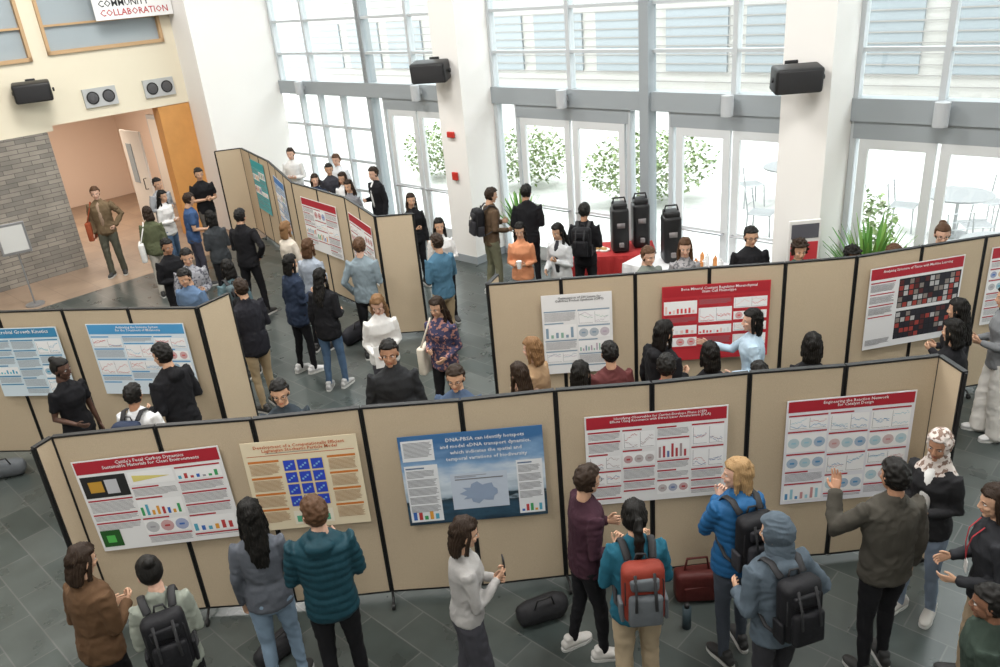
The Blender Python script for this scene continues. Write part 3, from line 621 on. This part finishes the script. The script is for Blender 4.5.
poster((-5.22,17.62),(-4.21,15.81),.75,.7,.95,1.05,head=(.02,.35,.38),bg=(.10,.45,.48),seed=43,cols=2)
poster((-4.21,15.81),(-3.32,13.70),.5,.75,1.0,.95,head=(.05,.2,.5),bg=(.55,.66,.78),seed=44,cols=2)
poster((-3.32,13.70),(-2.20,12.27),.30,.78,1.2,.9,head=RED,seed=45,cols=3)
poster((-2.20,12.27),(-1.60,10.98),.15,.78,1.1,.9,head=RED,seed=46,cols=3,accent=[(.5,.1,.1),(.3,.3,.35)])
b=B().box(0,-.01,0,1.6,.01,1.4,0); b.add(text_vf('COMMUNITY',.17,'LEFT'),2,Matrix.Translation((.10,-.014,.24))@Matrix.Rotation(math.pi/2,4,'X')); b.add(text_vf('COLLABORATION',.17,'LEFT'),1,Matrix.Translation((.10,-.014,.07))@Matrix.Rotation(math.pi/2,4,'X'))
b.add(tube([(-.05,0,1.42),(1.65,0,1.42)],[.02,.02],8,(0,0,1)),2)
b.out('hanging_banner',[Cc((.8,.8,.8)),Cc((.45,.05,.06)),BLACKP],False,None,RM@Matrix.Translation((1.40,-3.52,4.64))@Matrix.Rotation(math.pi/2,4,'Z'))
b=B().add(cyl(0,0,0,.03,.16)).add(cyl(0,0,.03,1.05,.015)).add(rbox(0,-.03,1.27,.48,.03,.56,.01)).box(-.20,-.05,1.04,.20,-.046,1.50,1)
b.out('floor_sign_stand',[mat('sign_metal',(.30,.30,.31),.4,.5),mat('sign_sheet',(.62,.62,.60),.6)],False,None,Matrix.Translation((-8.45,13.95,0))@Matrix.Rotation(.55,4,'Z'))
# ------------------------------------------------------------------ catering table etc
CL=mat('tablecloth_white',(.72,.72,.73),.9,kind='n',scale=5,bump=.4)
CR=mat('tablecloth_red',(.42,.03,.03),.9,kind='n',scale=5,bump=.4)
def table(name,x,y,rot,w,d,m):
    b=B(); n=60; vs=[];per=2*(w+d); ring=[]
    for i in range(n*2):
        q=i/(n*2)*per
        if q<w: p=(-w/2+q,-d/2,0,-1)
        elif q<w+d: p=(w/2,-d/2+q-w,1,0)
        elif q<2*w+d: p=(w/2-(q-w-d),d/2,0,1)
        else: p=(-w/2,d/2-(q-2*w-d),-1,0)
        ring.append(p)
    N=len(ring)
    for z,fl in((.75,0),(.70,.01),(.35,.03),(.03,.05)):
        for i,p in enumerate(ring): o=fl*(1+math.sin(i*1.3)); vs.append((p[0]+p[2]*o,p[1]+p[3]*o,z))
    fs=[(k*N+i,(k+1)*N+i,(k+1)*N+(i+1)%N,k*N+(i+1)%N) for k in range(3) for i in range(N)]+[tuple(range(N))]
    b.add((vs,fs),0)
    for sx in(-1,1):
        for sy in(-1,1): b.add(cyl(sx*(w/2-.1),sy*(d/2-.1),0,.74,.02),0)
    return b.out(name,[m],False,None,Matrix.Translation((x,y,0))@Matrix.Rotation(rot,4,'Z'))
table('catering_table',1.78,11.98,-.1,1.5,.72,CR)
table('catering_table',2.85,10.85,math.radians(-44.4),1.9,.75,CL)
def urn(x,y,z):
    b=B(); b.add(rbox(0,0,.35,.26,.30,.70,.05)); b.add(rbox(0,.0,.72,.22,.24,.10,.03)); b.add(rbox(0,-.17,.14,.07,.06,.07,.01),1)
    b.add(tube([(-.1,0,.76),(-.08,0,.84),(.08,0,.84),(.1,0,.76)],[.014]*4,8)); b.box(-.06,-.155,.40,.06,-.152,.48,1)
    b.out('coffee_dispenser',[BLACKP,mat('grey_label',(.22,.20,.20),.5)],True,None,Matrix.Translation((x,y,z)))
urn(1.98,11.85,.752); urn(2.33,12.0,.752); urn(2.62,11.18,.752)
b=B()
for i in range(24):
    u=random.uniform(-.15,.9); v_=random.uniform(-.28,.28); a=math.radians(-44.4)
    x=2.85+u*math.cos(a)-v_*math.sin(a); y=10.85+u*math.sin(a)+v_*math.cos(a); r=random.uniform(.025,.035); hh=random.uniform(.07,.16)
    b.add(cyl(x,y,.752,.752+hh,r,n=12),i%5); b.add(cyl(x,y,.752+hh,.752+hh+.03,r*.4,n=10),i%5)
b.out('drink_bottles',[Cc((.75,.75,.75)),Cc((.7,.7,.7)),Cc((.6,.25,.08)),Cc((.35,.22,.12)),Cc((.05,.05,.06))])
b=B()
for i in range(10):
    x=1.2+random.random()*.55; y=11.85+random.random()*.25; b.add(cyl(x,y,.752,.77,.09,n=16),i%2); b.add(cyl(x,y,.77,.80,.05,.03,n=12),2)
b.out('snack_plates',[Cc((.8,.8,.8)),Cc((.78,.76,.7)),Cc((.5,.3,.12))])
b=B().add(rbox(0,0,.95,.26,.02,.36,.005,1)).add(cyl(0,0,0,.78,.012)).add(cyl(0,0,0,.02,.13)).box(-.11,-.014,.98,.11,-.0125,1.10,1).box(-.11,-.014,.80,.11,-.0125,.95,2)
b.out('floor_sign',[WHITE,Cc((.1,.1,.12)),Cc((.6,.05,.06))],False,None,Matrix.Translation((3.88,9.45,0))@Matrix.Scale(1.55,4))
def plant(x,y,hgt,n=60,seed=1):
    rn=random.Random(seed); b=B(); b.add(cyl(0,0,0,.38,.15,.20)); b.add(cyl(0,0,.38,.40,.215),0); b.add(cyl(0,0,.40,.405,.19),1)
    for i in range(n):
        a=rn.uniform(0,6.28); L=rn.uniform(.45,.85)*hgt; out=rn.uniform(.10,.34)*hgt; w=rn.uniform(.02,.04); pts=[]
        for k in range(6):
            q=k/5; pts.append(V((math.cos(a)*out*q**1.4,math.sin(a)*out*q**1.4,.40+L*(q-.35*q*q*(out/hgt*2)))))
        pr=V((-math.sin(a),math.cos(a),0)); vs=[]
        for k,p in enumerate(pts): ww=w*math.sin(math.pi*(k+.6)/6); vs+= [p-pr*ww,p+V((0,0,-.008)),p+pr*ww]
        b.add((vs,[f for k in range(5) for f in((k*3,k*3+1,k*3+4,k*3+3),(k*3+1,k*3+2,k*3+5,k*3+4))]),2+i%2)
    b.out('potted_plant',[mat('pot',(.35,.33,.30),.6),mat('soil',(.05,.03,.02),.9),mat('leaf',(.10,.26,.05),.5),mat('leaf',(.20,.38,.08),.5)],True,None,Matrix.Translation((x,y,0)))
plant(4.72,9.40,1.75,130,2); plant(.55,13.4,1.4,70,5)
def floorbag(name,x,y,rot,c,k=1):
    b=B().add(tube([(-.22,0,.12),(-.14,0,.13),(.14,0,.135),(.22,0,.12)],[(.08,.11),(.11,.13),(.11,.13),(.08,.11)],16,(0,1,0)))
    b.v=[V((v.x,v.y,max(v.z,.004)+.02*noise.noise(v*9) if v.z>.02 else .004)) for v in b.v]
    b.add(tube([(-.10,-.07,.21),(-.07,-.09,.33),(.07,-.09,.33),(.10,-.07,.21)],[.01]*4,8),1); b.out(name,[cloth(c,.6),BLACKP],True,None,Matrix.Translation((x,y,0))@Matrix.Rotation(rot,4,'Z')@Matrix.Scale(k,4))
floorbag('duffel_bag',.14,5.0,.3,(.02,.02,.022),.85)
b=B().add(rbox(0,0,.145,.36,.15,.28,.035)).add(rbox(0,-.078,.10,.24,.02,.14,.01)).add(tube([(-.10,0,.27),(-.08,0,.40),(.08,0,.40),(.10,0,.27)],[.011]*4,8)); b.v=[v+V((0,.02,.008))*noise.noise(v*8) for v in b.v]
b.out('leather_satchel',cloth((.075,.016,.014),.5),True,None,Matrix.Translation((1.42,5.10,0)))
floorbag('duffel_bag',-2.15,11.0,1.0,(.02,.02,.025)); floorbag('duffel_bag',-1.98,4.85,.9,(.02,.02,.022),.8)
floorbag('duffel_bag',-5.80,8.0,.2,(.12,.13,.14),.8)
b=B().add(cyl(0,0,0,.20,.035,n=16)).add(cyl(0,0,.20,.24,.02,n=16),1); b.out('water_bottle',[Cc((.03,.05,.06)),BLACKP],True,None,Matrix.Translation((1.26,4.78,0)))
# ------------------------------------------------------------------ people
p=person
NAVY=(.02,.03,.06); JEAN=(.07,.12,.20); LJEAN=(.20,.28,.37); BLK=(.010,.010,.012); KH=(.34,.26,.16)
p('woman_in_brown_jacket',-2.90,4.22,1.65,25,'f',(.10,.055,.028),BLK,'bob','db',1,'hold','bent',6,10,14,fit=.032,style='jacket')
p('woman_in_grey_green_jacket',-2.33,4.06,1.64,335,'f',(.24,.26,.22),BLK,'bun','k',0,'hold','hold',5,-15,12,fit=.022,style='jacket',bp=(BLK,BLK))
p('woman_with_long_hair',-1.82,4.55,1.68,350,'f',(.10,.11,.13),LJEAN,'long','k',1,'fold','down',3,-10,4,fit=.01)
p('man_in_teal_puffer',-1.33,4.37,1.78,350,'m',(.010,.045,.062),BLK,'short','b',0,'phone','fold',3,-30,4,fit=.028,style='puffer')
p('woman_in_grey_sweater',-.39,4.21,1.65,80,'f',(.34,.33,.32),(.05,.05,.06),'bob','db',1,'phone','hold',3,-5,12,fit=.012,hem=.93,leg='wide',items=(('phone',1),))
p('man_in_maroon_shirt',.47,4.62,1.69,75,'m',(.045,.018,.028),BLK,'short','db',1,'bent','hold',3,-15,6,glasses=True,shoe=(.60,.58,.55),step=.09)
p('woman_in_teal_jacket',.75,4.12,1.70,0,'f',(.015,.10,.15),(.38,.30,.20),'pony','k',1,'strap','strap',3,0,5,fit=.030,style='jacket',leg='straight',bp=((.20,.03,.018),(.10,.11,.12)))
p('woman_in_blue_puffer',1.53,4.50,1.70,345,'f',(.018,.10,.24),(.06,.07,.09),'bob','bl',0,'hold','face',2,-60,2,fit=.036,style='puffer',bp=(BLK,(.03,.03,.035)))
p('person_in_slate_hoodie',1.59,3.84,1.68,345,'m',(.08,.105,.13),(.03,.03,.035),'hood',(.08,.105,.13),1,'hip','bent',6,-35,6,fit=.030,style='hoodie',bp=(BLK,BLK))
p('man_in_olive_jacket',2.47,4.24,1.76,352,'m',(.060,.055,.045),BLK,'short','k',2,'down',((.14,.12,-.20),(.06,.26,.04),'open'),2,-5,4,fit=.030,style='jacket')
p('woman_in_hijab',3.02,4.72,1.66,235,'f',(.02,.02,.022),(.16,.20,.26),'hijab',(.60,.54,.50,.22,.15,.12),2,'bent','hold',0,-5,8,fit=.022,inner=(.72,.72,.70),shoe=(.45,.43,.40))
p('woman_in_dark_coat',3.04,3.98,1.70,290,'f',(.025,.026,.03),(.40,.30,.20),'bob','db',1,'bent','bent',5,-5,8,fit=.022,items=(('lanyard',1,(.4,.03,.04)),))
p('man_in_dark_green_coat',2.56,3.25,1.60,300,'m',(.03,.045,.035),BLK,'short','k',3,'down','down',4,0,5,fit=.03)
p('woman_in_black_top',-4.46,7.39,1.68,120,'f',BLK,BLK,'bun','k',4,'bent','down',2,-20,8,sleeve='short')
p('person_in_white_shirt',-3.46,6.66,1.64,10,'m',(.68,.69,.70),NAVY,'short','k',2,'fold','fold',3,0,6,bp=(NAVY,BLK))
p('man_in_black_hoodie',-3.28,7.20,1.80,300,'m',BLK,BLK,'short','k',1,'bent','bent',4,-10,8,fit=.024,style='hoodie')
p('man_in_navy_shirt',-1.99,6.35,1.73,170,'m',(.03,.04,.05),BLK,'short','k',1,'fold','fold',2,0,10,glasses=True)
p('man_in_black_jacket',-1.04,6.75,1.83,175,'m',(.02,.021,.023),BLK,'short','k',2,'fold','fold',0,5,4,fit=.022,style='jacket')
p('man_in_denim_shirt',-.42,6.35,1.72,190,'m',(.06,.09,.15),BLK,'short','db',1,'hold','hold',2,0,10,glasses=True)
p('woman_in_white_sweater',-1.36,8.46,1.68,165,'f',(.68,.67,.65),(.05,.05,.06),'long','lb',0,'bent','hold',6,20,22,fit=.022,items=(('paper',1),))
p('woman_in_floral_shirt',-.65,8.21,1.66,205,'f',(.05,.05,.10,.36,.18,.15),BLK,'long','db',1,'hold','bent',2,10,12,fit=.016,items=(('tote',1,(.66,.60,.50)),))
p('woman_in_black_coat',-2.20,9.52,1.65,15,'f',BLK,JEAN,'long','k',1,'bent','down',3,0,5,fit=.03,hem=.80,shoe=(.4,.4,.4))
p('woman_in_navy_jacket',-2.70,10.08,1.70,45,'f',(.02,.03,.055),BLK,'bob','k',1,'hold','down',3,0,6,fit=.032,style='jacket',hem=.78,shoe=(.6,.6,.6))
p('woman_in_striped_shirt',-2.58,10.80,1.68,20,'f',(.32,.36,.42),BLK,'bob','b',0,'hold','fold',2,0,5,fit=.02)
p('woman_in_cream_top',-3.14,11.94,1.66,40,'f',(.60,.54,.46),JEAN,'bob','lb',0,'fold','fold',2,0,3)
p('man_in_grey_blue_sweater',-1.79,10.40,1.75,5,'m',(.20,.25,.28),BLK,'short','b',0,'hold','pocket',2,0,4,shoe=(.02,.02,.02))
p('man_in_blue_shirt',-.72,10.32,1.73,325,'m',(.06,.14,.21),KH,'short','db',1,'fold','hold',2,-10,5)
p('woman_in_white_top',-.75,11.38,1.66,170,'f',(.68,.67,.66),BLK,'long','k',1,'fold','fold',1,0,5)
p('woman_in_black_dress',-1.28,13.1,1.65,165,'f',BLK,BLK,'long','db',1,'fold','down',1,0,5)
p('man_in_khaki_jacket',-7.45,15.33,1.79,170,'m',(.15,.105,.06),(.08,.08,.06),'short','b',0,'down','hip',2,-10,8,fit=.024,style='jacket',inner=(.35,.25,.18),items=(('tote',1,(.30,.07,.03)),),leg='straight')
p('woman_in_olive_jacket',-5.95,13.85,1.64,340,'f',(.09,.10,.055),(.40,.38,.34),'bob','db',0,'hold','down',4,-20,10,fit=.028,style='jacket',items=(('tote',-1,(.70,.69,.67)),),leg='straight')
p('man_in_grey_tee',-6.5,15.9,1.74,130,'m',(.30,.31,.33),JEAN,'short','k',1,'fold','hold',2)
p('woman_in_white_blouse',-6.15,15.10,1.65,110,'f',(.66,.65,.64),JEAN,'long','k',1,'hold','hold',2)
p('man_in_blue_tee',-5.39,14.21,1.74,60,'m',(.04,.08,.18),(.05,.05,.07),'short','db',1,'bent','hip',5,-15,10,sleeve='short')
p('man_in_black_tee',-5.75,16.2,1.81,150,'m',BLK,(.10,.09,.08),'short','k',1,'fold','hold',4,0,8,sleeve='short')
p('man_in_black_jacket',-3.93,12.38,1.81,20,'m',BLK,BLK,'short','k',1,'hip','hold',3,0,5,fit=.024,style='jacket',step=.1)
p('woman_in_dark_jacket',-4.55,12.96,1.68,320,'f',(.04,.045,.05),BLK,'bob','k',1,'hold','hold',4,0,6,fit=.024,style='jacket')
p('man_in_black_shirt',-4.75,11.35,1.74,130,'m',BLK,BLK,'short','k',2,'hold','hold',4,0,10)
p('man_in_patterned_shirt',-4.25,10.75,1.74,150,'m',(.28,.28,.30,.10,.10,.12),BLK,'short','k',1,'fold','hold',4,10,14)
p('man_in_light_blue_shirt',-3.98,9.98,1.70,200,'m',(.10,.16,.26),NAVY,'short','k',1,'hold','hold',5,0,16,sleeve='short')
p('person_in_teal_grey_jacket',-3.50,10.15,1.68,330,'f',(.10,.16,.18),BLK,'bob','k',1,'hold','bent',4,-10,8,fit=.024,style='jacket',bp=((.07,.10,.11),BLK))
p('man_in_dark_coat',-3.02,9.10,1.75,315,'m',(.015,.015,.02),KH,'short','db',1,'hold','hold',4,0,6,fit=.028,style='jacket',hem=.80)
p('man_with_backpack',0,12.43,1.78,70,'m',(.10,.065,.04),(.14,.14,.09),'short','db',1,'bent','hold',4,0,10,bp=(BLK,(.03,.03,.035)),leg='straight',shoe=(.6,.6,.6))
p('man_in_black_fleece',.60,12.31,1.80,10,'m',BLK,BLK,'short','k',2,'hold','bent',4,20,8,fit=.022,style='jacket')
p('woman_in_orange_sweater',.41,10.9,1.63,190,'f',(.58,.25,.13),(.20,.20,.21),'long','k',1,'hold','hold',2,0,14,items=(('cup',1,(.7,.7,.7)),))
p('woman_in_grey_cardigan',.95,10.68,1.64,215,'f',(.50,.51,.52),BLK,'long','k',1,'bent','phone',4,15,14,fit=.02,inner=(.03,.03,.035))
p('person_in_black_jacket',1.35,11.15,1.74,20,'m',BLK,BLK,'short','k',2,'hold','bent',4,0,5,bp=(BLK,BLK),fit=.02)
p('man_in_white_shirt',-4.15,17.55,1.80,190,'m',(.68,.68,.68),NAVY,'short','db',0,'fold','fold',2,0,5)
p('man_in_dress_shirt',-3.0,16.5,1.78,200,'m',(.64,.66,.69),BLK,'short','b',0,'hold','down',2)
p('woman_in_navy_top',-3.28,15.35,1.65,160,'f',NAVY,BLK,'bob','db',0,'hold','down',2)
p('man_in_charcoal_jacket',-3.10,16.0,1.70,170,'m',(.04,.04,.05),BLK,'short','k',1,'hold','down',2)
p('woman_in_white_shirt',-2.72,15.28,1.65,200,'f',(.65,.65,.66),BLK,'long','db',1,'hold','down',2)
p('woman_in_grey_top',-2.50,14.55,1.65,200,'f',(.20,.20,.22),BLK,'long','db',1,'hold','down',2)
p('man_in_black_suit',-2.05,14.88,1.78,230,'m',BLK,BLK,'short','db',0,'hold','down',2,inner=(.7,.7,.7))
p('man_in_grey_shirt',1.84,9.19,1.70,150,'m',(.16,.18,.16),BLK,'short','b',0,'hold','hold',4,0,10)
p('woman_in_plaid_shirt',2.38,9.42,1.68,190,'f',(.30,.29,.30,.12,.12,.13),BLK,'long','b',0,'hold','hold',3,0,10)
p('man_in_black_sweater',3.16,9.3,1.78,180,'m',BLK,BLK,'short','k',1,'bent','bent',0,0,8,glasses=True)
p('man_in_green_jacket',3.62,8.95,1.68,185,'m',(.04,.10,.07),BLK,'curly','db',1,'hold','hold',3,0,10)
p('man_in_charcoal_sweater',4.12,8.68,1.64,170,'m',(.03,.03,.035),BLK,'curly','k',3,'hold','hold',3,0,10)
p('man_in_light_shirt',4.55,8.60,1.66,160,'m',(.40,.42,.44),BLK,'short','b',0,'hold','hold',3,0,10)
p('woman_in_patterned_blouse',5.20,8.75,1.80,200,'f',(.36,.32,.28,.16,.13,.11),BLK,'bun','b',0,'hold','hold',3,0,12,glasses=True)
p('person_in_black_hoodie',1.50,6.80,1.74,60,'m',BLK,BLK,'bob','k',1,'hold','down',3,0,5,fit=.028,style='hoodie')
p('woman_in_camel_coat',.33,6.82,1.68,300,'f',(.32,.21,.12),BLK,'bob','lb',0,'hold','hold',3,0,5,fit=.02)
p('woman_in_brown_top',.16,6.38,1.64,330,'f',(.16,.10,.07),BLK,'long','db',0,'hold','hold',3,0,5)
p('woman_in_blue_top',.66,6.25,1.66,20,'f',(.12,.16,.23),BLK,'bob','k',1,'hold','hold',3,0,5)
p('man_in_maroon_shirt',1.00,6.60,1.66,350,'m',(.10,.03,.03),BLK,'short','k',1,'hold','hold',3,0,5)
p('man_in_red_tee',1.42,6.20,1.68,10,'m',(.30,.03,.04),BLK,'short','k',2,'hold','hold',3,0,5)
p('woman_in_black_sweater',1.88,6.42,1.65,355,'f',BLK,BLK,'bob','k',1,'hold','hold',3,0,5)
p('woman_in_light_blue_shirt',2.49,7.08,1.66,285,'f',(.40,.52,.62),LJEAN,'bob','k',0,((.06,.2,-.2),(.06,.44,-.14),'open'),'bent',2,-10,2,fit=.018)
p('woman_in_black_blouse',2.78,6.40,1.66,20,'f',BLK,BLK,'bob','k',1,'hold','hold',3,0,5)
p('person_in_navy_top',2.22,6.10,1.58,350,'m',NAVY,BLK,'short','k',1,'hold','hold',3,0,5)
p('woman_in_grey_tee',4.98,7.05,1.68,285,'f',(.20,.21,.22),(.70,.68,.64),'long','k',1,'hold','hold',3,0,5,leg='wide',shoe=(.6,.6,.6))
p('woman_in_black_jacket',4.11,6.44,1.65,330,'f',BLK,BLK,'bob','k',1,'hold','hold',3,0,5,fit=.022)
p('woman_in_black_coat',4.45,6.95,1.62,320,'f',(.015,.015,.018),NAVY,'long','k',1,'hold','hold',3,0,5,fit=.024)
# ------------------------------------------------------------------ light & camera
w=bpy.data.worlds.new('World'); SC.world=w; w.use_nodes=True; bg=w.node_tree.nodes['Background']; bg.inputs[0].default_value=(.95,.98,1,1); bg.inputs[1].default_value=5.4
def area(name,loc,sx,sy,pw,col=(1,.96,.90),rot=(0,0,0)):
    l=bpy.data.lights.new(name,'AREA'); l.shape='RECTANGLE'; l.size=sx; l.size_y=sy; l.energy=pw; l.color=col
    o=bpy.data.objects.new(name,l); COL.objects.link(o); o.matrix_world=Matrix.Translation(loc)@Matrix.Rotation(math.radians(-44.4)+rot[2],4,'Z')@Matrix.Rotation(rot[0],4,'X'); return o
for s,t,pw in((5,5,360),(11,5,380),(17,5,350),(8,11,310),(14,11,310),(20,11,280)):
    area('ceiling_light',rw(s,t,7.9),2.4,2.2,pw,(1,.975,.94))
area('vestibule_light',rw(-2,4,2.9),1.5,2.5,140,(1,.86,.72))
f=800; th=math.radians(24); ro=math.atan(.09)
X=V((1,0,0)); U=V((0,math.sin(th),math.cos(th))); Fw=V((0,math.cos(th),-math.sin(th)))
cr=math.cos(ro)*X-math.sin(ro)*U; cu=math.sin(ro)*X+math.cos(ro)*U
cam=bpy.data.cameras.new('camera'); cam.sensor_width=36; cam.lens=36*f/1000; co=bpy.data.objects.new('camera',cam); COL.objects.link(co)
M=Matrix((cr,cu,-Fw)).transposed().to_4x4(); M.translation=(0,0,4.8); co.matrix_world=M; cam.clip_end=200
SC.camera=co
SC.view_settings.view_transform='Standard'; SC.view_settings.look='None'; SC.view_settings.exposure=.06
